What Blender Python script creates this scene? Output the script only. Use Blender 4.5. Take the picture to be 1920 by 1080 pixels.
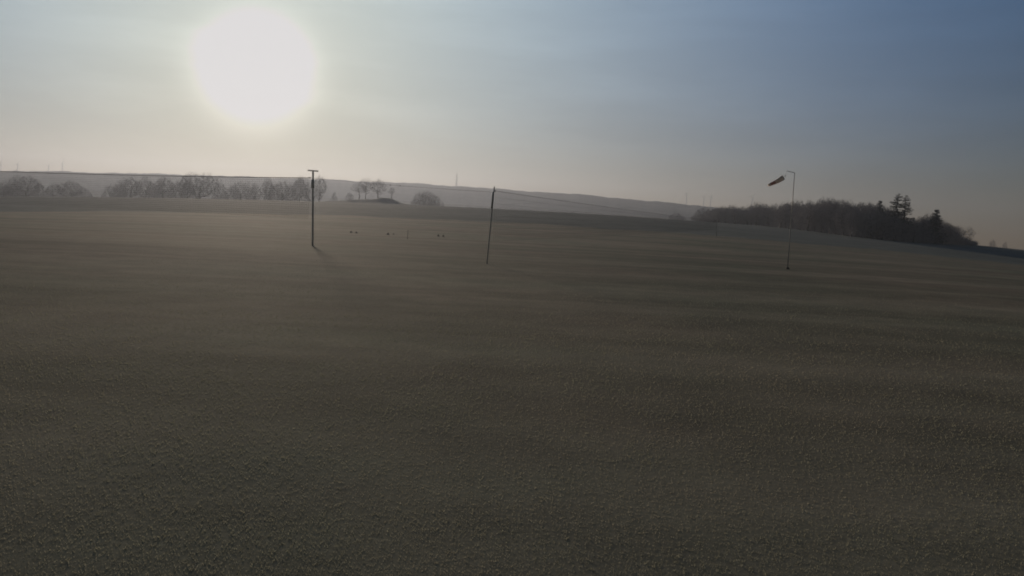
import bpy, math, random
import numpy as np

scene = bpy.context.scene
for o in list(bpy.data.objects):
    bpy.data.objects.remove(o, do_unlink=True)

# ------------------------------------------------------------------ camera
CAM_H = 2.6            # metres above the meadow
FPX = 1750.0           # focal length in pixels of a 1920 wide picture
ROLL = math.radians(3.0)
PITCH = math.atan(135.0 / FPX)
cam_data = bpy.data.cameras.new('camera')
cam_data.sensor_width = 36.0
cam_data.lens = FPX / 1920.0 * 36.0
cam_data.clip_start = 0.1
cam_data.clip_end = 40000.0
cam = bpy.data.objects.new('camera', cam_data)
scene.collection.objects.link(cam)
from mathutils import Matrix, Vector
cam.matrix_world = (Matrix.Translation((0, 0, CAM_H)) @ Matrix.Rotation(math.radians(90) - PITCH, 4, 'X')
                    @ Matrix.Rotation(ROLL, 4, 'Z'))
scene.camera = cam

# ------------------------------------------------------------------ sun and sky
SUN_AZ = math.radians(-15.75)      # to the left of the view axis (+Y)
SUN_EL = math.radians(7.5)
SUN_DIR = Vector((math.sin(SUN_AZ) * math.cos(SUN_EL), math.cos(SUN_AZ) * math.cos(SUN_EL), math.sin(SUN_EL)))
sun_data = bpy.data.lights.new('sun', 'SUN')
sun_data.energy = 4.0
sun_data.angle = math.radians(4.0)
sun_data.color = (1.0, 0.82, 0.64)
sun = bpy.data.objects.new('sun', sun_data)
sun.rotation_euler = SUN_DIR.to_track_quat('Z', 'Y').to_euler()
sun.location = SUN_DIR * 60
scene.collection.objects.link(sun)

world = bpy.data.worlds.new('World')
scene.world = world
world.use_nodes = True
nt = world.node_tree
for n in list(nt.nodes):
    nt.nodes.remove(n)

def wn(kind, **kw):
    n = nt.nodes.new(kind)
    for k, v in kw.items():
        setattr(n, k, v)
    return n

def wmath(op, a, b=None, c=None):
    n = wn('ShaderNodeMath', operation=op)
    for i, x in enumerate((a, b, c)):
        if x is None:
            continue
        if isinstance(x, (int, float)):
            n.inputs[i].default_value = x
        else:
            nt.links.new(x, n.inputs[i])
    return n.outputs[0]

def wmixc(blend, fac, a, b):
    n = wn('ShaderNodeMix', data_type='RGBA', blend_type=blend)
    n.clamp_result = False
    n.clamp_factor = True
    for i, x in ((0, fac), (6, a), (7, b)):
        if isinstance(x, (int, float)):
            n.inputs[i].default_value = x
        elif isinstance(x, tuple):
            n.inputs[i].default_value = (*x, 1)
        else:
            nt.links.new(x, n.inputs[i])
    return n.outputs[2]

SKY_STRENGTH = 0.10
sky = wn('ShaderNodeTexSky', sky_type='NISHITA')
sky.sun_disc = False
sky.sun_elevation = SUN_EL
sky.sun_rotation = SUN_AZ
sky.altitude = 400
sky.air_density = 1.0
sky.dust_density = 0.0
sky.ozone_density = 1.5
tint = wn('ShaderNodeVectorMath', operation='MULTIPLY')
tint.inputs[1].default_value = (0.15, 0.16, 0.16)      # dull, dusty winter air
nt.links.new(sky.outputs[0], tint.inputs[0])
# aureole of the low sun in hazy air: forward scattering falls with the angle from the sun
tc = wn('ShaderNodeTexCoord')
dot = wn('ShaderNodeVectorMath', operation='DOT_PRODUCT')
nt.links.new(tc.outputs['Generated'], dot.inputs[0])
dot.inputs[1].default_value = SUN_DIR
ang = wmath('MULTIPLY', wmath('ARCCOSINE', wmath('MINIMUM', dot.outputs['Value'], 0.9999999)), 180 / math.pi)

def lobe(width, power=1.0):
    t = wmath('DIVIDE', ang, width)
    if power != 1.0:
        t = wmath('POWER', t, power)
    return wmath('EXPONENT', wmath('MULTIPLY', t, -1.0))

def scaled(col, f):
    n = wn('ShaderNodeVectorMath', operation='SCALE')
    n.inputs[0].default_value = col
    nt.links.new(f, n.inputs['Scale'])
    return n.outputs[0]
K = 1.0 / SKY_STRENGTH
# low air is dusty and warm, higher air is cleaner and bluer; both fall off with the angle from the sun
sep = wn('ShaderNodeSeparateXYZ')
nt.links.new(tc.outputs['Generated'], sep.inputs[0])
low = wmath('EXPONENT', wmath('MULTIPLY', wmath('MAXIMUM', sep.outputs[2], 0.0), -1.0 / math.sin(math.radians(7.0))))
high = wmath('SUBTRACT', 1.0, low)
l25, l40 = lobe(25.0, 2.0), lobe(40.0, 2.0)
def add(acc, col, f):
    return wmixc('ADD', 1.0, acc, scaled(tuple(c * K for c in col), f))
glow = scaled((0.12 * K, 0.03 * K, 0.0), wmath('MULTIPLY', low, l40))
glow = add(glow, (0.45, 0.405, 0.08), wmath('MULTIPLY', high, l25))
glow = add(glow, (0.0, 0.14, 0.47), wmath('MULTIPLY', high, l40))
glow = add(glow, (0.17, 0.12, 0.035), lobe(8.5, 1.8))
glow = add(glow, (0.62, 0.60, 0.56), lobe(3.05, 2.7))
total = wmixc('ADD', 1.0, tint.outputs[0], glow)
# thin high cirrus, a few percent brighter than the air behind it
mp = wn('ShaderNodeMapping')
mp.inputs['Scale'].default_value = (3.0, 3.0, 16.0)
mp.inputs['Rotation'].default_value = (0.0, 0.12, 0.3)
nt.links.new(tc.outputs['Generated'], mp.inputs['Vector'])
cn = wn('ShaderNodeTexNoise')
cn.inputs['Scale'].default_value = 1.3
cn.inputs['Detail'].default_value = 6
cn.inputs['Roughness'].default_value = 0.55
nt.links.new(mp.outputs[0], cn.inputs['Vector'])
cr = wn('ShaderNodeMapRange')
cr.inputs['From Min'].default_value = 0.42
cr.inputs['From Max'].default_value = 0.75
cr.inputs['To Min'].default_value = 1.0
cr.inputs['To Max'].default_value = 1.16
nt.links.new(cn.outputs['Fac'], cr.inputs['Value'])
sc_ = wn('ShaderNodeVectorMath', operation='SCALE')
nt.links.new(total, sc_.inputs[0])
nt.links.new(cr.outputs[0], sc_.inputs['Scale'])
total = sc_.outputs[0]
# the sun behind the haze is seen as one even white patch
mn = wn('ShaderNodeVectorMath', operation='MINIMUM')
nt.links.new(total, mn.inputs[0])
mn.inputs[1].default_value = (0.70 * K, 0.69 * K, 0.70 * K)
bg = wn('ShaderNodeBackground')
bg.inputs['Strength'].default_value = SKY_STRENGTH
nt.links.new(mn.outputs[0], bg.inputs['Color'])
wo = wn('ShaderNodeOutputWorld')
nt.links.new(bg.outputs[0], wo.inputs['Surface'])

# ------------------------------------------------------------------ exposure and renderer
vs = scene.view_settings
vs.view_transform = 'Standard'
vs.look = 'None'
vs.exposure = 0.0
vs.gamma = 1.0
vs.use_curve_mapping = False
scene.render.engine = 'CYCLES'
scene.cycles.use_denoising = True
scene.cycles.max_bounces = 6
scene.cycles.volume_bounces = 0
scene.cycles.filter_width = 1.9

# ------------------------------------------------------------------ helpers
rnd = random.Random(11)
C = scene.collection

def ray(px, py):
    """azimuth (radians) and slope (rise per metre of ground distance) seen at a point of the 1920x1080 photograph"""
    u, v = px - 960.0, 540.0 - py
    c, s = math.cos(ROLL), math.sin(ROLL)
    u2, v2 = u * c - v * s, u * s + v * c
    fwd = FPX * math.cos(PITCH) + v2 * math.sin(PITCH)
    up = v2 * math.cos(PITCH) - FPX * math.sin(PITCH)
    return math.atan2(u2, fwd), up / math.hypot(u2, fwd)

def at(px, py, r):
    a, s = ray(px, py)
    return Vector((r * math.sin(a), r * math.cos(a), CAM_H + s * r))

def lerp_tab(x, tab):
    xs = [t[0] for t in tab]
    ys = [t[1] for t in tab]
    return np.interp(x, xs, ys)

R_B, R_C = 170.0, 400.0
RIDGE_PX = [(-60, 20), (-38, 22), (-29, 29), (-26, 34), (-20, 41), (-12.5, 47), (-6.5, 49.5), (-3.5, 49), (0, 47),
            (4.6, 45), (7.8, 40), (11, 36.5), (15, 27), (20, 8), (25, -16), (30, -30), (45, -30), (60, -10)]

def smooth(t):
    t = np.clip(t, 0, 1)
    return t * t * (3 - 2 * t)

def wob(x, seed, n=5, f0=1.0):
    r_ = random.Random(seed)
    out = 0.0
    for k in range(n):
        out = out + np.sin(x * f0 * (1.9 ** k) * r_.uniform(.8, 1.2) + r_.uniform(0, 6.28)) / (1.5 ** k)
    return out

def mottle(x, y, seed, n=10, f=1.0):
    # uneven pattern without a main direction
    r_ = random.Random(seed)
    out = 0.0
    for k in range(n):
        t, w, p = r_.uniform(0, math.pi), f * r_.uniform(.3, 2.2), r_.uniform(0, 6.28)
        out = out + np.sin((x * math.cos(t) + y * math.sin(t)) * w + p + 1.3 * np.sin((x * math.sin(t) - y * math.cos(t)) * w * .6 + 2 * p))
    return out / math.sqrt(n)

MOUND = at(708, 372, 420.0)
HUMP = at(727, 370, 417.0)

def H(x, y):
    """height of the ground, vectorised"""
    x = np.asarray(x, float)
    y = np.asarray(y, float)
    r = np.hypot(x, y)
    a = np.degrees(np.arctan2(x, y))
    q = np.minimum((np.abs(a) / 29.0) ** 2, 1.6)
    zb = CAM_H + R_B * (-13.0 - 24.0 * q) / FPX
    zc = CAM_H + R_C * (11.5 - 24.0 * q) / FPX
    zr = CAM_H + 1850.0 * lerp_tab(a, RIDGE_PX) / FPX
    zr = zr + wob(a, 3, 6, 1.4) * 0.6
    t1 = np.clip((r - 30.0) / (R_B - 30.0), 0, 1)
    z = zb * t1 ** 1.6
    slope_b = 1.6 * zb / (R_B - 30.0)
    t2 = np.clip((r - R_B) / (R_C - R_B), 0, 1)
    L = R_C - R_B
    h10 = t2 ** 3 - 2 * t2 ** 2 + t2
    h01 = -2 * t2 ** 3 + 3 * t2 ** 2
    z2 = zb * (1 - h01) + zc * h01 + h10 * L * slope_b
    z = np.where(r > R_B, z2, z)
    t3 = smooth((r - R_C) / 350.0)
    z3 = zc * (1 - t3) + np.minimum(-9.0, zc - 14.0) * t3
    z = np.where(r > R_C, z3, z)
    t4 = smooth((r - 850.0) / 1000.0)
    z = np.where(r > 850.0, z3 * (1 - t4) + zr * t4, z)
    t5 = smooth((r - 1850.0) / 800.0)
    z = np.where(r > 1850.0, zr * (1 - t5) + (np.minimum(zr, 32.0)) * t5, z)
    # low mound that carries the group of small trees
    d = np.hypot((x - MOUND.x) / np.where(x < MOUND.x, 19.0, 11.0), (y - MOUND.y) / 16.0)
    z = z + 2.1 * np.exp(-d ** 2.2)
    d = np.hypot((x - HUMP.x) / 4.6, (y - HUMP.y) / 6.0)
    z = z + 1.1 * np.exp(-d ** 4)
    # gentle undulation of the meadow
    z = z + 0.005 * mottle(x, y, 8, 10, 1.1) * np.clip((60 - r) / 40, 0, 1)
    return z

def mat(name, col, rough=0.9, spec=0.2):
    m = bpy.data.materials.new(name)
    m.use_nodes = True
    b = m.node_tree.nodes['Principled BSDF']
    b.inputs['Base Color'].default_value = (*col, 1)
    b.inputs['Roughness'].default_value = rough
    b.inputs['Specular IOR Level'].default_value = spec
    return m

def noise_mat(name, c1, c2, scale=4.0, rough=0.9, spec=0.15, bump=0.0, stretch=(1, 1, 1), detail=6):
    m = mat(name, c1, rough, spec)
    t = m.node_tree
    b = t.nodes['Principled BSDF']
    co = t.nodes.new('ShaderNodeTexCoord')
    mp = t.nodes.new('ShaderNodeMapping')
    mp.inputs['Scale'].default_value = stretch
    t.links.new(co.outputs['Object'], mp.inputs['Vector'])
    n = t.nodes.new('ShaderNodeTexNoise')
    n.inputs['Scale'].default_value = scale
    n.inputs['Detail'].default_value = detail
    t.links.new(mp.outputs[0], n.inputs['Vector'])
    r = t.nodes.new('ShaderNodeValToRGB')
    r.color_ramp.elements[0].position = 0.3
    r.color_ramp.elements[0].color = (*c1, 1)
    r.color_ramp.elements[1].position = 0.7
    r.color_ramp.elements[1].color = (*c2, 1)
    t.links.new(n.outputs['Fac'], r.inputs['Fac'])
    t.links.new(r.outputs[0], b.inputs['Base Color'])
    if bump:
        bp = t.nodes.new('ShaderNodeBump')
        bp.inputs['Strength'].default_value = 0.6
        bp.inputs['Distance'].default_value = bump
        t.links.new(n.outputs['Fac'], bp.inputs['Height'])
        t.links.new(bp.outputs[0], b.inputs['Normal'])
    return m

def link(o, parent=None):
    C.objects.link(o)
    if parent is not None:
        o.parent = parent
    return o

def mesh_np(name, verts, faces, m, parent=None, smooth_=False):
    """verts (n,3), faces (k,3) or (k,4) arrays"""
    verts = np.asarray(verts, np.float32)
    faces = np.asarray(faces, np.int32)
    me = bpy.data.meshes.new(name)
    me.vertices.add(len(verts))
    me.vertices.foreach_set('co', verts.ravel())
    k = faces.shape[1]
    me.loops.add(faces.size)
    me.loops.foreach_set('vertex_index', faces.ravel())
    me.polygons.add(len(faces))
    me.polygons.foreach_set('loop_start', np.arange(0, faces.size, k, dtype=np.int32))
    me.polygons.foreach_set('use_smooth', np.full(len(faces), smooth_, bool))
    me.update(calc_edges=True)
    me.validate()
    if m is not None:
        me.materials.append(m)
    o = bpy.data.objects.new(name, me)
    return link(o, parent)

def tag(o, label=None, cat=None, group=None, kind=None):
    if label: o['label'] = label
    if cat: o['category'] = cat
    if group: o['group'] = group
    if kind: o['kind'] = kind
    return o

def empty(name, loc):
    o = bpy.data.objects.new(name, None)
    o.location = loc
    o.empty_display_size = 0.3
    return link(o)

def tubes(segs, sides):
    """segs: array (n,8) p0 p1 r0 r1 -> open tapered prisms"""
    s = np.asarray(segs, np.float64).reshape(-1, 8)
    p0, p1 = s[:, 0:3], s[:, 3:6]
    d = p1 - p0
    ln = np.linalg.norm(d, axis=1, keepdims=True)
    d = d / np.maximum(ln, 1e-9)
    ref = np.where(np.abs(d[:, 2:3]) > 0.9, np.array([[1.0, 0, 0]]), np.array([[0, 0, 1.0]]))
    a = np.cross(d, ref)
    a /= np.maximum(np.linalg.norm(a, axis=1, keepdims=True), 1e-9)
    b = np.cross(d, a)
    n = len(s)
    V = np.zeros((n, 2 * sides, 3))
    for k in range(sides):
        t = 2 * math.pi * k / sides
        off = a * math.cos(t) + b * math.sin(t)
        V[:, k] = p0 + off * s[:, 6:7]
        V[:, sides + k] = p1 + off * s[:, 7:8]
    base = (np.arange(n) * 2 * sides)[:, None]
    F = []
    for k in range(sides):
        k2 = (k + 1) % sides
        F.append(base + np.array([[k, k2, sides + k2, sides + k]]))
    return V.reshape(-1, 3), np.concatenate(F)

def lathe(profile, sides, axis0=(0, 0, 0)):
    """closed surface of revolution about z from [(r, z)]"""
    V, F = [], []
    for (r, z) in profile:
        for k in range(sides):
            t = 2 * math.pi * k / sides
            V.append((axis0[0] + r * math.cos(t), axis0[1] + r * math.sin(t), axis0[2] + z))
    m = len(profile)
    for i in range(m - 1):
        for k in range(sides):
            k2 = (k + 1) % sides
            F.append((i * sides + k, i * sides + k2, (i + 1) * sides + k2, (i + 1) * sides + k))
    return V, F

def mesh_py(name, V, F, m, parent=None, smooth_=False):
    me = bpy.data.meshes.new(name)
    me.from_pydata([tuple(v) for v in V], [], [tuple(f) for f in F])
    me.update()
    if smooth_:
        for p in me.polygons: p.use_smooth = True
    if m: me.materials.append(m)
    return link(bpy.data.objects.new(name, me), parent)

def lathe_obj(name, profile, sides, m, parent=None, smooth_=True):
    V, F = lathe(profile, sides)
    F.append(tuple(range(sides - 1, -1, -1)))
    F.append(tuple(range((len(profile) - 1) * sides, len(profile) * sides)))
    return mesh_py(name, V, F, m, parent, smooth_)

def box_obj(name, c, s, m, parent=None, bevel=0.0):
    x, y, z = c
    a, b, h = s[0] / 2, s[1] / 2, s[2] / 2
    V = [(x + i * a, y + j * b, z + k * h) for k in (-1, 1) for i, j in ((-1, -1), (1, -1), (1, 1), (-1, 1))]
    F = [(3, 2, 1, 0), (4, 5, 6, 7), (0, 1, 5, 4), (1, 2, 6, 5), (2, 3, 7, 6), (3, 0, 4, 7)]
    o = mesh_py(name, V, F, m, parent)
    if bevel:
        md = o.modifiers.new('bevel', 'BEVEL')
        md.width = bevel
        md.segments = 2
    return o

# ------------------------------------------------------------------ ground
def polar_sheet(name, rs, m, az):
    rs = np.asarray(rs)
    az = np.radians(np.asarray(az))
    A, Rr = np.meshgrid(az, rs)
    ad = np.degrees(A)
    Rr = Rr + (3.0 * wob(ad * .6, 41, 4) + 1.2 * wob(ad * 4.0, 42, 4)) * np.exp(-((Rr - R_B) / 35.0) ** 2)
    X, Y = Rr * np.sin(A), Rr * np.cos(A)
    Z = H(X, Y)
    V = np.stack([X, Y, Z], -1).reshape(-1, 3)
    n, k = len(rs), len(az)
    i = np.arange(n - 1)[:, None] * k + np.arange(k - 1)[None, :]
    F = np.stack([i, i + k, i + k + 1, i + 1], -1).reshape(-1, 4)
    return mesh_np(name, V, F, m, None, True)

AZ = np.concatenate([np.arange(-180, -60, 4), np.arange(-60, -36, 1.0), np.arange(-36, 36, 0.25), np.arange(36, 60, 1.0), np.arange(60, 180.01, 4)])
AZF = np.concatenate([np.arange(-180, -60, 4), np.arange(-60, -36, 1.0), np.arange(-36, 36, 0.08), np.arange(36, 60, 1.0), np.arange(60, 180.01, 4)])

def ground_mat(name, cols, patch=0.12, fine=3.0, bump=0.02, strips=0.0, spec=0.0, matte=0.0):
    """soil and turf: broad patches, mowing strips and a fine grain, colour only"""
    m = mat(name, cols[0], 0.95, spec)
    t = m.node_tree
    L = t.links.new
    b = t.nodes['Principled BSDF']
    co = t.nodes.new('ShaderNodeTexCoord')
    def noise(scale, detail, stretch=(1, 1, 1), rot=0.0, rough=0.55):
        mp = t.nodes.new('ShaderNodeMapping')
        mp.inputs['Scale'].default_value = stretch
        mp.inputs['Rotation'].default_value = (0, 0, rot)
        L(co.outputs['Object'], mp.inputs['Vector'])
        n = t.nodes.new('ShaderNodeTexNoise')
        n.inputs['Scale'].default_value = scale
        n.inputs['Detail'].default_value = detail
        n.inputs['Roughness'].default_value = rough
        L(mp.outputs[0], n.inputs['Vector'])
        return n.outputs['Fac']
    def ramp(f, c1, c2, p1=0.35, p2=0.65):
        r = t.nodes.new('ShaderNodeValToRGB')
        r.color_ramp.elements[0].position = p1
        r.color_ramp.elements[1].position = p2
        r.color_ramp.elements[0].color = (*c1, 1)
        r.color_ramp.elements[1].color = (*c2, 1)
        L(f, r.inputs['Fac'])
        return r.outputs[0]
    def mix(f, a, bb, blend='MIX'):
        n = t.nodes.new('ShaderNodeMix')
        n.data_type = 'RGBA'
        n.blend_type = blend
        if isinstance(f, float): n.inputs[0].default_value = f
        else: L(f, n.inputs[0])
        L(a, n.inputs[6])
        L(bb, n.inputs[7])
        return n.outputs[2]
    big = ramp(noise(patch, 5), cols[0], cols[1], 0.38, 0.62)
    mid = ramp(noise(patch * 9, 6, rough=0.65), (0.80, 0.80, 0.80), (1.18, 1.16, 1.12), 0.3, 0.7)
    c = mix(1.0, big, mid, 'MULTIPLY')
    fi = ramp(noise(fine * 4, 5, rough=0.7), (0.78, 0.79, 0.78), (1.24, 1.22, 1.18), 0.3, 0.7)
    c = mix(1.0, c, fi, 'MULTIPLY')
    if strips:
        st = ramp(noise(0.16, 3, (0.05, 1.0, 1.0), math.radians(-9)), (1 - strips,) * 3, (1 + strips,) * 3, 0.42, 0.58)
        c = mix(1.0, c, st, 'MULTIPLY')
    L(c, b.inputs['Base Color'])
    if bump:
        bp = t.nodes.new('ShaderNodeBump')
        bp.inputs['Strength'].default_value = 0.7
        bp.inputs['Distance'].default_value = bump
        L(noise(fine * 2.5, 8, rough=0.7), bp.inputs['Height'])
        L(bp.outputs[0], b.inputs['Normal'])
    if matte:
        # only part of the sward is glossy enough to shine at grazing angles
        df = t.nodes.new('ShaderNodeBsdfDiffuse')
        L(c, df.inputs['Color'])
        if bump: L(bp.outputs[0], df.inputs['Normal'])
        ms = t.nodes.new('ShaderNodeMixShader')
        ms.inputs[0].default_value = matte
        L(b.outputs[0], ms.inputs[1])
        L(df.outputs[0], ms.inputs[2])
        L(ms.outputs[0], t.nodes['Material Output'].inputs['Surface'])
    return m

M_MEADOW = ground_mat('meadow_turf', ((0.196, 0.198, 0.152), (0.262, 0.232, 0.184)), 0.06, 3.0, 0.007, 0.14, 0.010, 0.4)
M_CROP = ground_mat('winter_crop', ((0.170, 0.186, 0.172), (0.200, 0.214, 0.198)), 0.03, 0.8, 0.01, 0.05, 0.002, 0.35)
M_FAR = ground_mat('far_fields', ((0.045, 0.047, 0.034), (0.075, 0.075, 0.05)), 0.004, 0.05, 0.0)
M_RIDGE = ground_mat('wooded_ridge', ((0.10, 0.11, 0.105), (0.15, 0.155, 0.145)), 0.006, 0.05, 0.0)

meadow = polar_sheet('meadow', np.concatenate([np.geomspace(0.4, 30, 70), np.linspace(31, R_B, 110)]), M_MEADOW, AZ)
tag(meadow, 'wide mown brown-green meadow of the flying field', 'meadow', kind='structure')
crop = polar_sheet('crop_field', np.linspace(R_B, 620, 90), M_CROP, AZ)
tag(crop, 'dark green winter crop field rising to the crest behind the meadow', 'field', kind='structure')
valley = polar_sheet('valley_fields', np.linspace(620, 1260, 40), M_FAR, AZ)
tag(valley, 'hidden fields dropping away behind the crest', 'field', kind='structure')
hill = polar_sheet('hill', np.concatenate([np.linspace(1260, 1800, 20), np.linspace(1810, 1890, 9), np.geomspace(1910, 3200, 14)]), M_RIDGE, AZF)
tag(hill, 'long hazy blue wooded ridge on the horizon', 'hill', kind='structure')

# ------------------------------------------------------------------ trees
M_BARK = noise_mat('bark', (0.10, 0.09, 0.08), (0.16, 0.145, 0.13), 3.0)
M_TWIG = noise_mat('twigs', (0.27, 0.255, 0.265), (0.36, 0.34, 0.345), 0.6)
M_NEEDLE = noise_mat('spruce_needles', (0.09, 0.105, 0.095), (0.14, 0.155, 0.14), 0.8)

def bare_tree_mesh(seed, h, w, clear=0.22, n_stems=1, levels=(9, 46, 240, 2300), twig_r=0.030, twig_len=1.0, top_bias=0.55, lean=0.0):
    """winter tree: stems, limbs and branchlets grown towards points spread through an uneven crown"""
    r_ = np.random.RandomState(seed)
    zc, rz = h * (clear + 1) / 2, h * (1 - clear) / 2
    lob = r_.uniform(0, 6.28, 4)
    def sample(n, shell):
        out = []
        while len(out) < n:
            p = r_.uniform(-1, 1, 3)
            q = np.linalg.norm(p)
            t = math.atan2(p[1], p[0])
            lim = 0.86 + 0.14 * math.sin(2 * t + lob[0]) * math.cos(2.2 * p[2] + lob[1]) + 0.10 * math.sin(5 * t + 3 * p[2] + lob[2])
            if zc + p[2] * rz < 0.05 or q > lim or q < shell * lim * r_.uniform(0.3, 1):
                continue
            squeeze = 1.0 - 0.25 * max(0.0, p[2]) if p[2] > 0 else 1.0 - 0.2 * abs(p[2])
            out.append((p[0] * w / 2 * squeeze + lean * (p[2] + 1), p[1] * w / 2 * squeeze, zc + p[2] * rz))
        return np.array(out)
    trunk, twigs = [], []
    nodes, rad = [], []
    for s in range(n_stems):
        base = np.array([r_.uniform(-1, 1) * w * 0.13 * (n_stems > 2), r_.uniform(-1, 1) * w * 0.13 * (n_stems > 2), -0.3])
        top = np.array([r_.uniform(-.12, .12) * w + base[0] * 1.6 + lean, r_.uniform(-.12, .12) * w + base[1] * 1.6, h * (clear + (1 - clear) * top_bias)])
        r0 = max(0.05, h * 0.021 / math.sqrt(n_stems))
        prev, pr = base, r0 * 1.35
        for k in range(1, 8):
            t = k / 7
            p = base * (1 - t) + top * t + np.array([r_.normal(0, .012) * h, r_.normal(0, .012) * h, 0]) * (k < 7)
            rr = r0 * (1 - 0.75 * t)
            trunk.append(np.concatenate([prev, p, [pr, rr]]))
            if p[2] > h * clear * 0.75:
                nodes.append(p); rad.append(rr)
            prev, pr = p, rr
    shells = (0.35, 0.45, 0.5, 0.35)
    for li, n in enumerate(levels):
        T = sample(n, shells[min(li, 3)])
        N = np.array(nodes); Rd = np.array(rad)
        new_n, new_r = [], []
        last = li == len(levels) - 1
        for p in T:
            d = np.linalg.norm((N - p) * np.array([1, 1, 0.8]), axis=1) + 1.1 * np.maximum(0, N[:, 2] - p[2])
            j = int(np.argmin(d))
            q = N[j]
            if last:
                v = p - q
                ln = np.linalg.norm(v)
                if ln > twig_len * 1.6:
                    v = v / ln * twig_len * r_.uniform(1.0, 1.6)
                v = v + np.array([r_.normal(0, .12), r_.normal(0, .12), r_.uniform(0.0, .35)]) * twig_len
                m_ = q + v * 0.5 + r_.normal(0, .06, 3) * twig_len
                tr = twig_r * r_.uniform(.7, 1.25)
                twigs.append(np.concatenate([q, m_, [tr, tr * .8]]))
                twigs.append(np.concatenate([m_, q + v, [tr * .8, tr * .35]]))
                if r_.rand() < .6:
                    e = m_ + (v * .45 + r_.normal(0, .22, 3) * twig_len)
                    twigs.append(np.concatenate([m_, e, [tr * .7, tr * .3]]))
                continue
            r0 = max(twig_r * 1.2, Rd[j] * 0.62)
            r1 = r0 * 0.45
            prev, pr = q, r0
            steps = 3
            side = r_.normal(0, .07, 3) * np.linalg.norm(p - q)
            for k in range(1, steps + 1):
                t = k / steps
                pos = q * (1 - t) + p * t + side * math.sin(math.pi * t) + np.array([0, 0, -0.10 * np.linalg.norm(p - q) * math.sin(math.pi * t) * (li < 2)])
                rr = r0 * (1 - t) + r1 * t
                (trunk if li < 2 else twigs).append(np.concatenate([prev, pos, [pr, rr]]))
                new_n.append(pos); new_r.append(rr)
                prev, pr = pos, rr
        nodes += new_n; rad += new_r
    tv, tf = tubes(trunk, 6)
    cv, cf = tubes(twigs, 3)
    return (tv, tf), (cv, cf)

def mesh_data(name, vf, m):
    o = mesh_np(name, vf[0], vf[1], m)
    me = o.data
    bpy.data.objects.remove(o)
    return me

def spruce_mesh(seed, h, w, sparse=0.0):
    r_ = np.random.RandomState(seed)
    trunk, sprays = [], []
    prev, pr = np.array([0, 0, -0.3]), h * 0.017
    for k in range(1, 11):
        t = k / 10
        p = np.array([r_.normal(0, .004) * h, r_.normal(0, .004) * h, h * t])
        rr = h * 0.017 * (1 - t) + 0.015
        trunk.append(np.concatenate([prev, p, [pr, rr]]))
        prev, pr = p, rr
    z = h * 0.12
    while z < h * 0.985:
        t = z / h
        L0 = w / 2 * 1.15 * (1 - t) ** 0.6 * (0.85 + 0.3 * r_.rand()) + 0.15
        n = r_.randint(4, 7)
        for k in range(n):
            if r_.rand() < sparse:
                continue
            an = r_.uniform(0, 6.28)
            L = L0 * r_.uniform(.6, 1.15)
            droop = -0.32 - 0.25 * (1 - t)
            prev = np.array([0, 0, z])
            pr = 0.035 * (1 - t) + 0.012
            for j in range(1, 6):
                s = j / 5
                p = np.array([math.cos(an) * L * s, math.sin(an) * L * s, z + L * (droop * s + 0.32 * s * s * s)])
                sprays.append(np.concatenate([prev, p, [pr, pr * .75]]))
                for q in range(3):
                    o = prev + (p - prev) * r_.rand()
                    sl = L * 0.22 * (1.15 - 0.5 * s) + 0.12
                    e = o + np.array([math.cos(an + r_.normal(0, 1.0)) * sl * .7, math.sin(an + r_.normal(0, 1.0)) * sl * .7, -sl * r_.uniform(.25, 1.0)])
                    sprays.append(np.concatenate([o, e, [0.15, 0.035]]))
                prev, pr = p, pr * .75
        z += h * 0.017 * r_.uniform(.7, 1.4) + 0.08
    return tubes(trunk, 6), tubes(sprays, 3)

TREE_KINDS = {}
def tree_kind(key, maker, *a, twig_mat=None, **k):
    t, c = maker(*a, **k)
    TREE_KINDS[key] = (mesh_data('trunk', t, M_BARK), mesh_data('crown', c, twig_mat or M_TWIG), a[1], a[2])

tree_kind('round1', bare_tree_mesh, 1, 16, 13, 0.16)
tree_kind('round2', bare_tree_mesh, 2, 16, 14, 0.14)
tree_kind('round3', bare_tree_mesh, 3, 16, 12, 0.2)
tree_kind('oval1', bare_tree_mesh, 4, 17, 9.5, 0.15)
tree_kind('oval2', bare_tree_mesh, 5, 17, 9, 0.18)
tree_kind('oval3', bare_tree_mesh, 16, 17, 10.5, 0.12)
tree_kind('narrow', bare_tree_mesh, 6, 17, 6.0, 0.2, levels=(9, 40, 180, 1300))
tree_kind('small1', bare_tree_mesh, 7, 8, 6.0, 0.22, levels=(8, 34, 120, 700), twig_r=0.016, twig_len=0.7)
tree_kind('small2', bare_tree_mesh, 8, 8, 5.0, 0.28, levels=(8, 34, 110, 520), twig_r=0.016, twig_len=0.7)
tree_kind('small3', bare_tree_mesh, 9, 8, 6.8, 0.14, 1, levels=(9, 40, 150, 1000), twig_r=0.018, twig_len=0.75)
tree_kind('bush1', bare_tree_mesh, 10, 4.4, 13.0, -0.7, 9, levels=(18, 80, 300, 2600), twig_r=0.018, twig_len=0.7, top_bias=0.75)
tree_kind('bush2', bare_tree_mesh, 11, 4.0, 4.6, -0.35, 4, levels=(10, 50, 140, 800), twig_r=0.014, twig_len=0.5, top_bias=0.65)
tree_kind('spruce1', spruce_mesh, 12, 22, 6.0, 0.25, twig_mat=M_NEEDLE)
tree_kind('spruce2', spruce_mesh, 13, 22, 7.0, 0.35, twig_mat=M_NEEDLE)
tree_kind('spruce3', spruce_mesh, 14, 14, 6.0, 0.12, twig_mat=M_NEEDLE)

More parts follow.
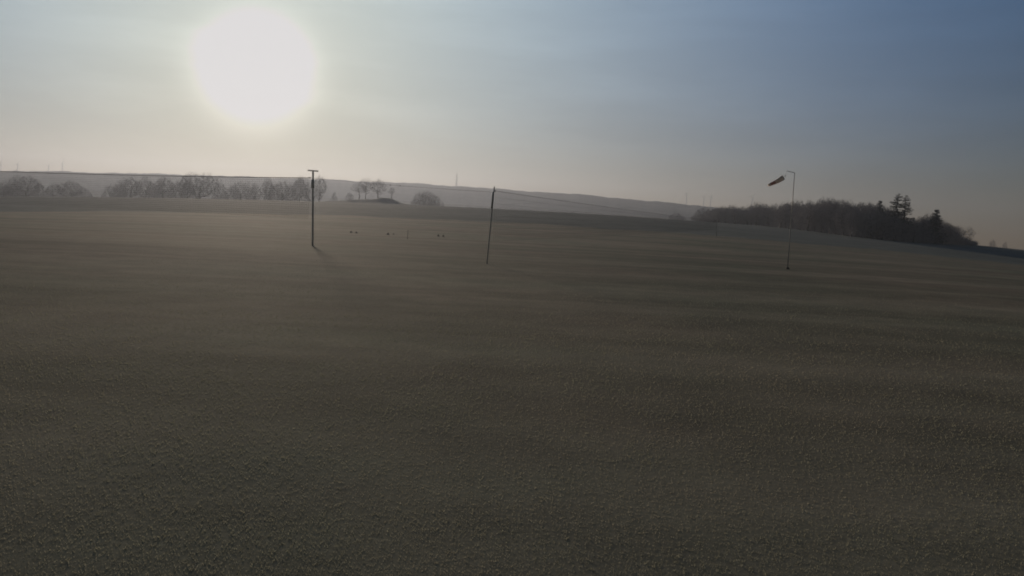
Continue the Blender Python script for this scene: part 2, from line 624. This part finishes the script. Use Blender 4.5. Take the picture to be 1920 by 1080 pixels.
def plant_tree(key, name, px, py_top, r, width_px, label, cat='tree', group=None, sink=0.0):
    tm, cm, h0, w0 = TREE_KINDS[key]
    top = at(px, py_top, r)
    gz = float(H(top.x, top.y)) - sink
    hh = max(0.8, (top.z - gz) * (1.0 if 'spruce' in key else 1.09))
    sw = 1.22 * (width_px * r / FPX) / w0
    e = empty(name, (top.x, top.y, gz))
    e.scale = (sw, sw, hh / h0)
    e.rotation_euler = (0, 0, rnd.uniform(0, 6.28))
    for nm, me in (('trunk', tm), ('crown', cm)):
        link(bpy.data.objects.new(nm, me), e)
    tag(e, label, cat, group)
    return e

G_L = 'hazy bare trees behind the crest'
plant_tree('round2', 'bare_tree', 6, 343, 540, 44, 'hazy bare tree cut by the picture edge, first of the row behind the crest', group=G_L)
plant_tree('round1', 'bare_tree', 47, 331, 528, 56, 'broad rounded hazy tree under the gap between the wind turbines', group=G_L)
plant_tree('round3', 'bare_tree', 104, 346, 558, 34, 'small hazy tree leaning on the crown of its taller neighbour, below the turbine pair', group=G_L)
plant_tree('round2', 'bare_tree', 133, 340, 540, 46, 'rounded hazy tree just before the open gap in the row', group=G_L)
plant_tree('bush2', 'bare_bush', 208, 346, 528, 30, 'low hazy bush just after the open gap in the tree row', 'bush', G_L)
plant_tree('round3', 'bare_tree', 243, 335, 540, 42, 'hazy tree with rounded top next to the low bush at the gap', group=G_L)
plant_tree('oval3', 'bare_tree', 272, 335, 552, 38, 'hazy tree second after the low bush at the gap', group=G_L)
plant_tree('oval1', 'bare_tree', 309, 334, 534, 40, 'hazy oval tree next to the broadest tree of the row', group=G_L)
plant_tree('round1', 'bare_tree', 375, 327, 516, 76, 'broadest hazy tree of the row, rising above the ridge under the sun', group=G_L)
plant_tree('oval2', 'bare_tree', 352, 338, 540, 34, 'hazy tree half merged with the broadest tree of the row', group=G_L)
plant_tree('round3', 'bare_tree', 455, 343, 564, 48, 'faint low hazy tree directly beneath the sun', group=G_L)
plant_tree('oval1', 'bare_tree', 503, 337, 528, 28, 'hazy oval tree just beside the sun streak', group=G_L)
plant_tree('narrow', 'bare_tree', 530, 342, 540, 26, 'thin hazy tree between two taller ones left of the crossbar post', group=G_L)
plant_tree('oval2', 'bare_tree', 563, 334, 516, 34, 'tall hazy tree right beside the crossbar post', group=G_L)
plant_tree('narrow', 'bare_tree', 601, 332, 504, 24, 'narrow hazy tree seen just behind the crossbar post', group=G_L)
plant_tree('bush2', 'bare_bush', 627, 360, 480, 13, 'tiny hazy bush on the crest between crossbar post and mound', 'bush')
B_LAB = ['between the first edge tree and the broad rounded one', 'filling in after the broad rounded tree', 'low, at the near side of the open gap',
         'over the low bush at the gap', 'between the two trees after the low bush', 'joining the oval tree to the broadest tree', 'just after the broadest tree',
         'second after the broadest tree', 'between the sun-lit low tree and the oval tree', 'beside the oval tree near the sun streak', 'before the tall tree at the crossbar post', 'directly behind the crossbar post']
G_B = 'faint farther trees filling the hazy row'
for k, (px, py, w, key) in enumerate(((24, 344, 40, 'round3'), (72, 347, 34, 'round1'), (156, 352, 30, 'round2'), (224, 343, 30, 'oval3'), (291, 341, 30, 'round1'),
                           (333, 342, 32, 'round3'), (412, 347, 34, 'round1'), (434, 349, 34, 'round2'), (478, 346, 26, 'oval2'), (517, 347, 28, 'oval1'), (546, 345, 28, 'oval3'), (582, 344, 24, 'oval2'))):
    plant_tree(key, 'bare_tree', px, py, 595 + 8 * (k % 5), w, 'faint far tree ' + B_LAB[k], group=G_B)
# the mound with its small trees
G_M = 'small trees on the mound'
plant_tree('bush2', 'bare_bush', 656, 361, 418, 15, 'small round bush at the foot of the mound', 'bush', G_M)
plant_tree('small2', 'bare_tree', 674, 343, 420, 28, 'slender bare tree first on the mound, beside the small bush', group=G_M)
plant_tree('small1', 'bare_tree', 687, 335, 422, 26, 'tallest thin-crowned bare tree in the middle of the mound', group=G_M)
plant_tree('small3', 'bare_tree', 710, 337, 421, 29, 'densest dark bare tree with two stems on top of the mound', group=G_M)
plant_tree('small2', 'bare_tree', 735, 352, 418, 15, 'small bare tree standing alone at the far end of the mound', group=G_M)
plant_tree('bush1', 'bare_bush', 800, 358, 440, 58, 'wide dome-shaped bare bush on the crest beyond the mound', 'bush')
plant_tree('bush2', 'bare_bush', 1270, 399, 430, 30, 'lone low bush on the crest just before the dark wood', 'bush')

# the dark wood: outline of its top in the photograph
WOOD = [(1308, 400), (1322, 391), (1350, 389), (1370, 385), (1400, 388), (1422, 381), (1452, 383), (1475, 381), (1505, 378), (1530, 377),
        (1560, 372), (1582, 376), (1605, 380), (1626, 381), (1650, 384), (1670, 390), (1690, 402), (1712, 408), (1728, 405), (1745, 400), (1762, 408),
        (1780, 418), (1797, 425), (1808, 429)]
def wood_r(px):
    return float(np.interp(px, [1300, 1400, 1500, 1600, 1700, 1760, 1800, 1835], [450, 400, 335, 295, 300, 318, 345, 385]))
def wood_top(px):
    return float(np.interp(px, [p[0] for p in WOOD], [p[1] for p in WOOD]))
def wood_area(px):
    if px < 1400: return 'thin start beside the lone bush'
    if px < 1475: return 'below the windsock cloth'
    if px < 1560: return 'just past the windsock pole'
    if px < 1640: return 'under its highest rounded top'
    if px < 1720: return 'around the tall spruce pair'
    return 'around the single spruce at the thin end'
G_W = 'bare trees of the dark wood'
kinds = ['oval1', 'oval2', 'oval3', 'round3', 'oval1', 'oval3']
i = 0
for row, (r0, step, drop) in enumerate(((26, 15.5, 1.0), (16, 16, 4), (8, 17, 8), (0, 19, 13))):
    px = 1310 + row * 6 + (row > 0) * 20
    while px < 1806 - row * 8:
        py = wood_top(px) + drop * rnd.uniform(0.2, 1.3) + (rnd.uniform(-1.5, 2.5))
        wpx = rnd.uniform(28, 40) if px < 1690 else rnd.uniform(18, 26)
        plant_tree(kinds[i % 6], 'bare_tree', px + rnd.uniform(-4, 4), py, wood_r(px) + r0 + rnd.uniform(-4, 4), wpx,
                   ('back-row ' if row < 2 else 'front-row ') + 'bare tree of the dark wood, ' + wood_area(px), group=G_W)
        px += step * rnd.uniform(.85, 1.2)
        i += 1
plant_tree('spruce3', 'spruce_tree', 1651, 374, 300, 24, 'ragged spruce top just clearing the wood, before the tall spruce pair', 'spruce', 'spruces of the dark wood')
plant_tree('spruce1', 'spruce_tree', 1685, 362, 303, 34, 'tallest sparse spruce of the wood, nearer the windsock of the close pair', 'spruce', 'spruces of the dark wood')
plant_tree('spruce2', 'spruce_tree', 1699, 365, 306, 36, 'tall sparse drooping spruce, second of the close pair', 'spruce', 'spruces of the dark wood')
plant_tree('spruce3', 'spruce_tree', 1757, 391, 318, 30, 'dense single spruce standing near the thin end of the wood', 'spruce', 'spruces of the dark wood')
plant_tree('small1', 'bare_tree', 1819, 426, 372, 18, 'last small bare tree at the thin end of the wood', group=None)
plant_tree('bush2', 'bare_bush', 1862, 449, 520, 13, 'tiny round bush on the skyline just past the wood', 'bush')
plant_tree('bush2', 'bare_bush', 1885, 453, 560, 10, 'tiny round bush on the skyline farthest past the wood', 'bush')

# undergrowth along the foot of the wood
def undergrowth():
    r_ = np.random.RandomState(5)
    segs = []
    for k in range(34000):
        px = r_.uniform(1312, 1832)
        r = wood_r(px) + r_.uniform(-4, 26)
        a, _ = ray(px, 440)
        x, y = r * math.sin(a), r * math.cos(a)
        hmax = 8.0 if px < 1680 else (5.0 if px < 1790 else 5.0 * (1832 - px) / 42 + .6)
        if px < 1345: hmax *= 0.25 + 0.75 * (px - 1312) / 33
        z0 = r_.uniform(-.2, hmax * 0.8) * r_.uniform(.3, 1)
        l = r_.uniform(.7, 1.6)
        v = np.array([r_.normal(0, .5), r_.normal(0, .5), r_.uniform(.3, 1.0)]) * l
        p = np.array([x, y, z0])
        segs.append(np.concatenate([p, p + v, [r_.uniform(.03, .06), .012]]))
    s = np.array(segs)
    gz = H(s[:, 0], s[:, 1])
    s[:, 2] += gz; s[:, 5] += gz
    v, f = tubes(s, 3)
    return mesh_np('undergrowth', v, f, M_TWIG)
tag(undergrowth(), 'dense dark undergrowth filling the foot of the wood', 'undergrowth', kind='stuff')

# ------------------------------------------------------------------ far wind turbines and mast
M_TURB = mat('turbine_white', (0.55, 0.55, 0.55), 0.6)
M_MAST = mat('mast_steel', (0.25, 0.25, 0.26), 0.6)
def turbine(px, py_hub, r, label, phase, rotor=15.0, yaw=0.3):
    hub = at(px, py_hub, r)
    gz = float(H(hub.x, hub.y))
    e = empty('wind_turbine', (hub.x, hub.y, gz))
    hh = hub.z - gz
    lathe_obj('tower', [(1.6, -1), (1.45, hh * .3), (1.15, hh * .7), (.9, hh - .8)], 10, M_TURB, e)
    e.rotation_euler = (0, 0, math.atan2(-hub.x, hub.y) + yaw)
    box_obj('nacelle', (0, .8, hh), (1.8, 5.0, 1.9), M_TURB, e, 0.35)
    h = lathe_obj('hub', [(0.15, 0), (.7, .45), (1.0, 1.1), (1.05, 1.75)], 10, M_TURB, e)
    h.rotation_euler = (-math.pi / 2, 0, 0)
    h.location = (0, -3.4, hh)
    for k in range(3):
        t = phase + k * 2 * math.pi / 3
        V, F = [], []
        secs = [(0.0, 0.5, 0.4), (0.15, 1.1, 0.3), (0.5, .7, 0.2), (0.85, .4, 0.1), (1.0, .08, .03)]
        for s, c, th in secs:
            d = .7 + s * rotor
            for cx, cy in ((-c * .35, 0), (0, -th), (c * .65, 0), (0, th)):
                V.append((cx, cy, d))
        for q in range(len(secs) - 1):
            for w in range(4):
                w2 = (w + 1) % 4
                F.append((q * 4 + w, q * 4 + w2, q * 4 + 4 + w2, q * 4 + 4 + w))
        F += [(3, 2, 1, 0), (16, 17, 18, 19)]
        b = mesh_py('rotor_blade', V, F, M_TURB, e)
        b.location = (0, -2.5, hh)
        b.rotation_euler = (0, t, 0)
    tag(e, label, 'wind turbine', 'wind turbines on the ridge')
turbine(1, 306, 2960, 'faint wind turbine cut by the picture edge, first of its row', 0.5)
turbine(33, 308, 2910, 'faint wind turbine standing alone above the broad rounded tree', 0.35)
turbine(91, 310, 3010, 'lower turbine of the close pair above the ridge', 0.95)
turbine(117, 306, 2910, 'taller turbine of the close pair above the ridge', 0.2)
turbine(1288, 362, 2800, 'faint turbine over the end of the ridge, nearest the net post', 0.1)
turbine(1320, 369, 2960, 'faint middle turbine over the start of the wood', 0.8)
turbine(1333, 369, 2910, 'faint turbine beside the middle one over the start of the wood', 0.45)
turbine(1411, 369, 2960, 'faint turbine peeping over the wood near the windsock', 0.6)

def lattice_mast(px, py_top, r):
    top = at(px, py_top, r)
    gz = float(H(top.x, top.y))
    hh = top.z - gz
    e = empty('radio_mast', (top.x, top.y, gz))
    segs, br = [], []
    n = 16
    for k in range(n):
        z0, z1 = hh * .82 * k / n - (1 if k == 0 else 0), hh * .82 * (k + 1) / n
        w0, w1 = 1.4 * (1 - .6 * k / n), 1.4 * (1 - .6 * (k + 1) / n)
        cs = [(-1, -1), (1, -1), (1, 1), (-1, 1)]
        for q in range(4):
            a, b = cs[q], cs[(q + 1) % 4]
            segs.append((a[0] * w0, a[1] * w0, z0, a[0] * w1, a[1] * w1, z1, .16, .16))
            br.append((a[0] * w0, a[1] * w0, z0, b[0] * w1, b[1] * w1, z1, .16, .16))
            br.append((b[0] * w0, b[1] * w0, z0, a[0] * w1, a[1] * w1, z1, .16, .16))
    for q in range(4):
        v, f = tubes(segs[q::4], 4); mesh_np('corner_post', v, f, M_MAST, e)
    v, f = tubes(br, 4); mesh_np('bracing', v, f, M_MAST, e)
    lathe_obj('aerial', [(.6, hh * .8), (.5, hh * .9), (.3, hh)], 8, M_MAST, e)
    tag(e, 'thin radio mast rising from the ridge beside the dome bush', 'mast')
lattice_mast(857, 324, 1855)

# ------------------------------------------------------------------ safety net: posts, cables, netting
M_WOOD = noise_mat('weathered_wood', (0.50, 0.47, 0.43), (0.68, 0.64, 0.59), 5.0, bump=0.004, stretch=(6, 6, 0.5))
M_STEEL = mat('galvanised_steel', (0.16, 0.16, 0.17), 0.5, 0.4)
M_STEEL.node_tree.nodes['Principled BSDF'].inputs['Metallic'].default_value = 0.6
M_PLASTIC = mat('black_plastic', (0.03, 0.03, 0.03), 0.5, 0.4)
M_CABLE = mat('net_cable', (0.05, 0.047, 0.045), 0.7)
M_NET = mat('net_twine', (0.02, 0.02, 0.02), 0.95, 0.0)

def ground_at(v):
    return float(H(v.x, v.y))

R1, R2 = 60.0, 48.5
p1t = at(587, 321, R1); p1b = at(585.5, 480, R1)
p2t = at(927, 350, R2); p2b = at(913, 497, R2)

def post(top, bot, rad, name):
    """leaning post standing in the ground, returns its empty and its local axis"""
    gz = ground_at(bot)
    e = empty(name, (bot.x, bot.y, gz))
    ax = Vector(top) - e.location
    return e, ax

# crossbar post
e1, ax1 = post(p1t, p1b, .055, 'net_post')
def along(ax, t):
    return ax * t
def tube_obj(name, pts, radii, sides, m, parent):
    segs = []
    V, F = [], []
    for i, (p, r) in enumerate(zip(pts, radii)):
        d = (Vector(pts[min(i + 1, len(pts) - 1)]) - Vector(pts[max(i - 1, 0)])).normalized()
        ref = Vector((1, 0, 0)) if abs(d.z) > .8 else Vector((0, 0, 1))
        a = d.cross(ref).normalized(); b = d.cross(a)
        for k in range(sides):
            t = 2 * math.pi * k / sides
            V.append(Vector(p) + (a * math.cos(t) + b * math.sin(t)) * r)
    n = len(pts)
    for i in range(n - 1):
        for k in range(sides):
            k2 = (k + 1) % sides
            F.append((i * sides + k, i * sides + k2, (i + 1) * sides + k2, (i + 1) * sides + k))
    F.append(tuple(range(sides - 1, -1, -1)))
    F.append(tuple(range((n - 1) * sides, n * sides)))
    o = mesh_py(name, V, F, m, parent, sides > 5)
    return o

tube_obj('pole', [ax1 * t for t in (-.08, .2, .5, .8, .997)], [.062, .061, .059, .057, .055], 10, M_WOOD, e1)
right = Vector((math.cos(ray(587, 321)[0]), -math.sin(ray(587, 321)[0]), 0))
cb = box_obj('crossbar', (0, 0, 0), (0.65, 0.09, 0.075), M_WOOD, e1, 0.008)
cb.location = ax1 + Vector((0, 0, 0.028))
cb.rotation_euler = (0, math.radians(1.5), math.atan2(right.y, right.x))
s0 = (Vector((p1t.x, p1t.y, at(587, 337, R1).z)) - e1.location).z / ax1.z
s1 = (Vector((p1t.x, p1t.y, at(587, 353, R1).z)) - e1.location).z / ax1.z
toward = Vector((-p1t.x, -p1t.y, 0)).normalized()
tube_obj('splice_sleeve', [ax1 * s1 - right * .012, ax1 * s0 - right * .012], [.092, .092], 10, M_WOOD, e1)
M1 = ax1 * ((at(587, 334, R1).z - e1.location.z) / ax1.z)
tube_obj('hook', [M1, M1 - right * .12 + Vector((0, 0, .01))], [.012, .01], 6, M_STEEL, e1)
tag(e1, 'stout wooden net post with a short crossbar on top and a cable grip', 'post')
# leaning plain post
e2, ax2 = post(p2t, p2b, .045, 'net_post')
tube_obj('pole', [ax2 * t for t in (-.08, .2, .5, .8, 1.0)], [.034, .033, .033, .032, .032], 10, M_WOOD, e2)
u0 = .72; u1 = .93
r2 = Vector((math.cos(ray(927, 350)[0]), -math.sin(ray(927, 350)[0]), 0))
tube_obj('splice_sleeve', [ax2 * u0 - r2 * .035, ax2 * u1 - r2 * .035], [.042, .042], 10, M_WOOD, e2)
tube_obj('pulley', [ax2 * .945 + r2 * .02, ax2 * .945 + r2 * .12], [.03, .02], 8, M_STEEL, e2)
tag(e2, 'thin leaning wooden net post without crossbar in mid meadow', 'post')

cable1 = e1.location + M1 - right * .12
cable2 = e2.location + ax2 * .945 + r2 * .1
def sag_line(a, b, sag, n):
    return [a.lerp(b, t) - Vector((0, 0, sag * 4 * t * (1 - t))) for t in np.linspace(0, 1, n)]

def net(name, a, b, sag, label, mesh_w=0.10, low=0.25, twine=0.0045, cable=0.025):
    pts = sag_line(a, b, sag, 40)
    o = empty(name, (a.x, a.y, float(H(a.x, a.y))))
    loc = o.location
    tube_obj('top_cable', [p - loc for p in pts], [cable] * len(pts), 6, M_CABLE, o)
    ln = (b - a).length
    n = int(ln / mesh_w)
    hh = []
    segs = []
    T = np.linspace(0, 1, n + 1)
    P = np.array([np.array(a.lerp(b, t)) - np.array([0, 0, sag * 4 * t * (1 - t)]) for t in T])
    G = H(P[:, 0], P[:, 1]) + low
    jit = np.random.RandomState(3)
    for k in range(n + 1):
        segs.append(np.concatenate([P[k], [P[k, 0], P[k, 1], G[k]], [twine, twine]]))
    rows = int(np.max(P[:, 2] - G) / mesh_w)
    for j in range(1, rows + 1):
        f = j / rows
        z = P[:, 2] * (1 - f) + G * f
        for k in range(n):
            segs.append([P[k, 0], P[k, 1], z[k], P[k + 1, 0], P[k + 1, 1], z[k + 1], twine, twine])
    v, f = tubes(segs, 3)
    v = v - np.array(loc)
    mesh_np('netting', v, f, M_NET, o)
    tag(o, label, 'net')
    return o

left_end = at(-90, 318, 85.0)
net('safety_net', cable1 - right * .1, left_end, 0.10, 'fine mesh safety net hung from the crossbar post past the picture edge', 0.14, low=1.7, twine=0.0045)
right_end = at(1345, 413, 165.0)
net('safety_net', cable2, right_end, 0.15, 'fine mesh safety net running from the leaning post towards the dark wood', 0.30, low=1.2, twine=0.0035, cable=0.011)
# the grip that ties the net cable to the crossbar post
g = tube_obj('cable_grip', [Vector((-.13, 0, 0)), Vector((-.09, 0, 0)), Vector((0, 0, 0)), Vector((.07, 0, 0)), Vector((.11, 0, 0))], [.008, .032, .036, .028, .008], 10, M_PLASTIC, None)
g.location = cable1 - right * .06 + Vector((0, 0, .01))
g.rotation_euler = (0, 0, math.atan2(right.y, right.x))
tag(g, 'dark oval cable grip beside the crossbar post', 'cable grip')
# bare cable between the two posts
ca, cb_ = e1.location + M1 + right * .05, e2.location + ax2 * .93 - r2 * .05
ec = empty('span_cable', (ca.x, ca.y, float(H(ca.x, ca.y))))
pts = sag_line(ca, cb_, 0.05, 24)
tube_obj('cable', [p - ec.location for p in pts], [.006] * 24, 5, M_CABLE, ec)
for t in (.475, .53):
    p = ca.lerp(cb_, t) - Vector((0, 0, .05)) - ec.location
    d = (cb_ - ca).normalized()
    tube_obj('clip', [p - d * .05, p, p + d * .05], [.012, .028, .012], 6, M_PLASTIC, ec)
tag(ec, 'thin bare cable with small clips spanning between the two net posts', 'cable')
# far post that ends the receding net
pe = right_end
e3 = empty('net_post', (pe.x, pe.y, ground_at(pe)))
hh3 = pe.z - e3.location.z + .1
tube_obj('pole', [Vector((0, 0, -.2)), Vector((.03, 0, hh3 * .5)), Vector((.06, 0, hh3))], [.05, .047, .043], 8, M_WOOD, e3)
tag(e3, 'far thin post ending the net in front of the dark wood', 'post')
pl = left_end
e4 = empty('net_post', (pl.x, pl.y, ground_at(pl)))
hh4 = pl.z - e4.location.z + .15
tube_obj('pole', [Vector((0, 0, -.2)), Vector((0, 0, hh4 * .5)), Vector((0, 0, hh4))], [.055, .05, .046], 8, M_WOOD, e4)
tag(e4, 'wooden net post just outside the picture holding the net end', 'post')

# ------------------------------------------------------------------ windsock
M_POLE = mat('painted_pole', (0.33, 0.33, 0.33), 0.5, 0.3)
def cloth_mat(name, col):
    m = mat(name, col, .85, .1)
    t = m.node_tree
    tr = t.nodes.new('ShaderNodeBsdfTranslucent'); tr.inputs[0].default_value = (*col, 1)
    mx = t.nodes.new('ShaderNodeMixShader'); mx.inputs[0].default_value = .62
    t.links.new(t.nodes['Principled BSDF'].outputs[0], mx.inputs[1]); t.links.new(tr.outputs[0], mx.inputs[2])
    t.links.new(mx.outputs[0], t.nodes['Material Output'].inputs['Surface'])
    return m
M_SOCKW = cloth_mat('sock_white', (0.80, 0.77, 0.74))
M_SOCKR = cloth_mat('sock_red', (0.66, 0.48, 0.44))
RW = 64.0
wt = at(1490, 324, RW); wb = at(1477, 500, RW)
ew = empty('windsock_pole', (wb.x, wb.y, ground_at(wb)))
axw = wt - ew.location
tube_obj('pole', [axw * t for t in (-.03, .3, .6, 1.0)], [.032, .029, .025, .021], 8, M_POLE, ew)
tip = at(1475.5, 320.5, RW - .1) - ew.location
tube_obj('arm', [axw, axw.lerp(tip, .5), tip], [.021, .019, .017], 8, M_POLE, ew)
tube_obj('footing', [Vector((0, 0, -.05)), Vector((0, 0, .08)), Vector((0, 0, .12))], [.12, .11, .05], 10, M_BARK, ew)
tag(ew, 'tall thin pole with a short arm carrying the windsock', 'pole')
mouth = at(1468, 333.5, RW - .1)
tail = at(1440.5, 347.5, RW - .45)
es = empty('windsock', mouth)
ax = tail - mouth
N = 24
def ring(t, r):
    c = ax * t + Vector((0, 0, -.035 * math.sin(math.pi * t)))
    d = ax.normalized()
    a = d.cross(Vector((0, 0, 1))).normalized(); b = d.cross(a)
    out = []
    for k in range(N):
        an = 2 * math.pi * k / N
        rr = r * (1 + .05 * math.sin(3 * an + 9 * t) + .03 * math.sin(5 * an - 14 * t))
        out.append(c + (a * math.cos(an) + b * math.sin(an)) * rr)
    return out
for (t0, t1, m) in ((0, .3, M_SOCKW), (.3, .55, M_SOCKW), (.55, .86, M_SOCKR), (.86, 1.0, M_SOCKW)):
    V, F = [], []
    ts = np.linspace(t0, t1, 7)
    for t in ts:
        V += ring(t, .165 - .085 * t)
    for q in range(6):
        for k in range(N):
            k2 = (k + 1) % N
            F.append((q * N + k, q * N + k2, (q + 1) * N + k2, (q + 1) * N + k))
    b = mesh_py('fabric_band', V, F, m, es, True)
    md = b.modifiers.new('cloth', 'SOLIDIFY'); md.thickness = .004; md.offset = -1
hp = ring(-.004, .168)
tube_obj('mouth_hoop', hp + [hp[0]], [.007] * (N + 1), 6, M_STEEL, es)
sw = at(1473, 329.5, RW - .1) - es.location
for k in (0, 6, 12, 18):
    tube_obj('bridle_line', [hp[k], sw], [.004, .004], 4, M_CABLE, es)
tube_obj('swivel', [sw + Vector((-.05, 0, -.02)), sw, sw + Vector((.035, 0, .02))], [.012, .028, .012], 8, M_STEEL, es)
tube_obj('hanging_line', [sw, tip + ew.location - es.location], [.004, .004], 4, M_CABLE, es)
tag(es, 'grey and red tapered windsock blowing down from its pole arm', 'windsock')

# ------------------------------------------------------------------ molehills and a stake out on the meadow
M_SOIL = noise_mat('molehill_soil', (0.14, 0.125, 0.10), (0.20, 0.175, 0.145), 14.0, bump=0.02)
def molehill(px, py, w, h, label, seed):
    a, s = ray(px, py)
    r = 60.0
    for _ in range(60):
        x, y = r * math.sin(a), r * math.cos(a)
        r = (float(H(x, y)) - CAM_H) / s
    r_ = np.random.RandomState(seed)
    V, F = [], []
    n, m_ = 18, 7
    for j in range(m_):
        q = j / (m_ - 1)
        for k in range(n):
            t = 2 * math.pi * k / n
            rad = w / 2 * q * (1 + .13 * math.sin(3 * t + seed) + r_.normal(0, .05))
            z = h * (math.cos(math.pi * q) * .5 + .5) * (1 + r_.normal(0, .10)) - .02 * q
            V.append((rad * math.cos(t), rad * math.sin(t), z))
    for j in range(m_ - 1):
        for k in range(n):
            k2 = (k + 1) % n
            F.append((j * n + k, (j + 1) * n + k, (j + 1) * n + k2, j * n + k2))
    o = mesh_py('molehill', V, F, M_SOIL, None, False)
    o.location = (r * math.sin(a), r * math.cos(a), float(H(r * math.sin(a), r * math.cos(a))) - .01)
    tag(o, label, 'molehill', 'molehills in pairs on the far meadow')
molehill(658, 436, .42, 0.130, 'flat dark molehill of the pair nearest the crossbar post, post side', 1)
molehill(668, 437, .38, 0.130, 'flat dark molehill of the pair nearest the crossbar post, far side', 2)
molehill(727.5, 440, .34, 0.182, 'taller dark molehill of the middle pair between the posts', 3)
molehill(738, 439.5, .36, 0.085, 'lower dark molehill of the middle pair between the posts', 4)
molehill(822, 443, .34, 0.169, 'taller dark molehill of the pair nearest the leaning post', 5)
molehill(831, 443.5, .34, 0.130, 'lower dark molehill of the pair nearest the leaning post', 6)
sp = at(764, 447, 78.0)
est = empty('marker_stake', (sp.x, sp.y, ground_at(sp)))
tube_obj('stake', [Vector((0, 0, -.1)), Vector((.01, 0, .35)), Vector((.025, 0, .72))], [.022, .02, .018], 6, M_BARK, est)
tube_obj('cap', [Vector((.025, 0, .70)), Vector((.026, 0, .76))], [.024, .022], 6, M_PLASTIC, est)
tag(est, 'short thin stake standing in the meadow between the posts', 'stake')

# ------------------------------------------------------------------ grass
def grass():
    r_ = np.random.RandomState(21)
    R0, R1_ = 4.8, 60.0
    n = 400000
    # density falls with distance, blades get a little broader so the sward stays closed
    u = r_.rand(n)
    r = R0 * (R1_ / R0) ** u
    keep = r_.rand(n) > np.clip((r - 16) / 44, 0, 1) ** 0.8
    r = r[keep]
    n = len(r)
    a = np.radians(r_.uniform(-41, 41, n))
    x, y = r * np.sin(a), r * np.cos(a)
    # tufts: pull blades towards random clump centres
    cell = 0.17
    cx, cy = np.round(x / cell), np.round(y / cell)
    ci = (cx.astype(np.int64) * 73856093) ^ (cy.astype(np.int64) * 19349663)
    hx = r_.rand(65536)[ci & 65535]
    hy = r_.rand(65536)[(ci >> 3) & 65535]
    pull = 0.12 * r_.rand(n)
    x = x * (1 - pull) + (cx + hx - .5) * cell * pull
    y = y * (1 - pull) + (cy + hy - .5) * cell * pull
    z = H(x, y)
    patch = 0.5 + 0.5 * np.tanh(mottle(x, y, 31, 14, 1.4) * .8 + mottle(x, y, 32, 8, .35) * .5)
    L = (0.014 + 0.020 * r_.rand(n) * (0.5 + 0.5 * hx)) * (0.75 + .5 * patch) * np.clip((r / 14) ** .25, .9, 1.5)
    W = 0.0018 * np.clip(r / 7.0, 1.0, 3.0) * r_.uniform(.7, 1.3, n)
    th = r_.uniform(0, 2 * np.pi, n)
    ln = r_.uniform(.5, 1.3, n)         # lean
    ph = r_.uniform(0, 2 * np.pi, n)
    dx, dy = np.cos(th), np.sin(th)
    lx, ly = np.cos(ph) * np.sin(ln), np.sin(ph) * np.sin(ln)
    lz = np.cos(ln)
    V = np.zeros((n, 5, 3))
    V[:, 0] = np.stack([x - dx * W, y - dy * W, z - .01], -1)
    V[:, 1] = np.stack([x + dx * W, y + dy * W, z - .01], -1)
    mx, my, mz = x + lx * L * .45, y + ly * L * .45, z + (lz * .8 + .2) * L * .55
    V[:, 2] = np.stack([mx + dx * W * .75, my + dy * W * .75, mz], -1)
    V[:, 3] = np.stack([mx - dx * W * .75, my - dy * W * .75, mz], -1)
    V[:, 4] = np.stack([x + lx * L * 1.1, y + ly * L * 1.1, z + lz * L * .95], -1)
    b = np.arange(n)[:, None] * 5
    F = np.concatenate([b + np.array([[0, 1, 2]]), b + np.array([[0, 2, 3]]), b + np.array([[3, 2, 4]])])
    m = bpy.data.materials.new('grass_blades')
    m.use_nodes = True
    t = m.node_tree
    pb = t.nodes['Principled BSDF']
    at_ = t.nodes.new('ShaderNodeAttribute')
    at_.attribute_name = 'tone'
    rp = t.nodes.new('ShaderNodeValToRGB')
    e = rp.color_ramp.elements
    e[0].position = 0.0; e[0].color = (0.190, 0.200, 0.145, 1)
    e[1].position = 1.0; e[1].color = (0.36, 0.35, 0.31, 1)
    k = e.new(.45); k.color = (0.240, 0.234, 0.174, 1)
    k = e.new(.85); k.color = (0.290, 0.262, 0.198, 1)
    t.links.new(at_.outputs['Fac'], rp.inputs['Fac'])
    t.links.new(rp.outputs[0], pb.inputs['Base Color'])
    pb.inputs['Roughness'].default_value = .75
    pb.inputs['Specular IOR Level'].default_value = .06
    tr = t.nodes.new('ShaderNodeBsdfTranslucent')
    t.links.new(rp.outputs[0], tr.inputs['Color'])
    mx_ = t.nodes.new('ShaderNodeMixShader')
    mx_.inputs[0].default_value = .6
    t.links.new(pb.outputs[0], mx_.inputs[1]); t.links.new(tr.outputs[0], mx_.inputs[2])
    t.links.new(mx_.outputs[0], t.nodes['Material Output'].inputs['Surface'])
    o = mesh_np('grass', V.reshape(-1, 3), F, m)
    tone = np.clip(.15 + .55 * (1 - patch) + r_.normal(0, .06, n), 0, .9)
    tone[r_.rand(n) < .0006] = 1.0
    at_d = o.data.attributes.new('tone', 'FLOAT', 'POINT')
    at_d.data.foreach_set('value', np.repeat(tone, 5).astype(np.float32))
    return o
tag(grass(), 'short winter grass of the meadow', 'grass', kind='stuff')

# ------------------------------------------------------------------ haze
m = bpy.data.materials.new('haze_air')
m.use_nodes = True
t = m.node_tree
for n_ in list(t.nodes):
    t.nodes.remove(n_)
pv = t.nodes.new('ShaderNodeVolumePrincipled')
pv.inputs['Color'].default_value = (0.28, 0.312, 0.37, 1)
pv.inputs['Density'].default_value = 3.2e-4
pv.inputs['Anisotropy'].default_value = 0.62
mo = t.nodes.new('ShaderNodeOutputMaterial')
t.links.new(pv.outputs[0], mo.inputs['Volume'])
hz = box_obj('haze', (0, 0, 52.5), (6700, 6700, 145), m)
tag(hz, 'thin pale haze filling the air over the whole landscape', 'haze', kind='stuff')
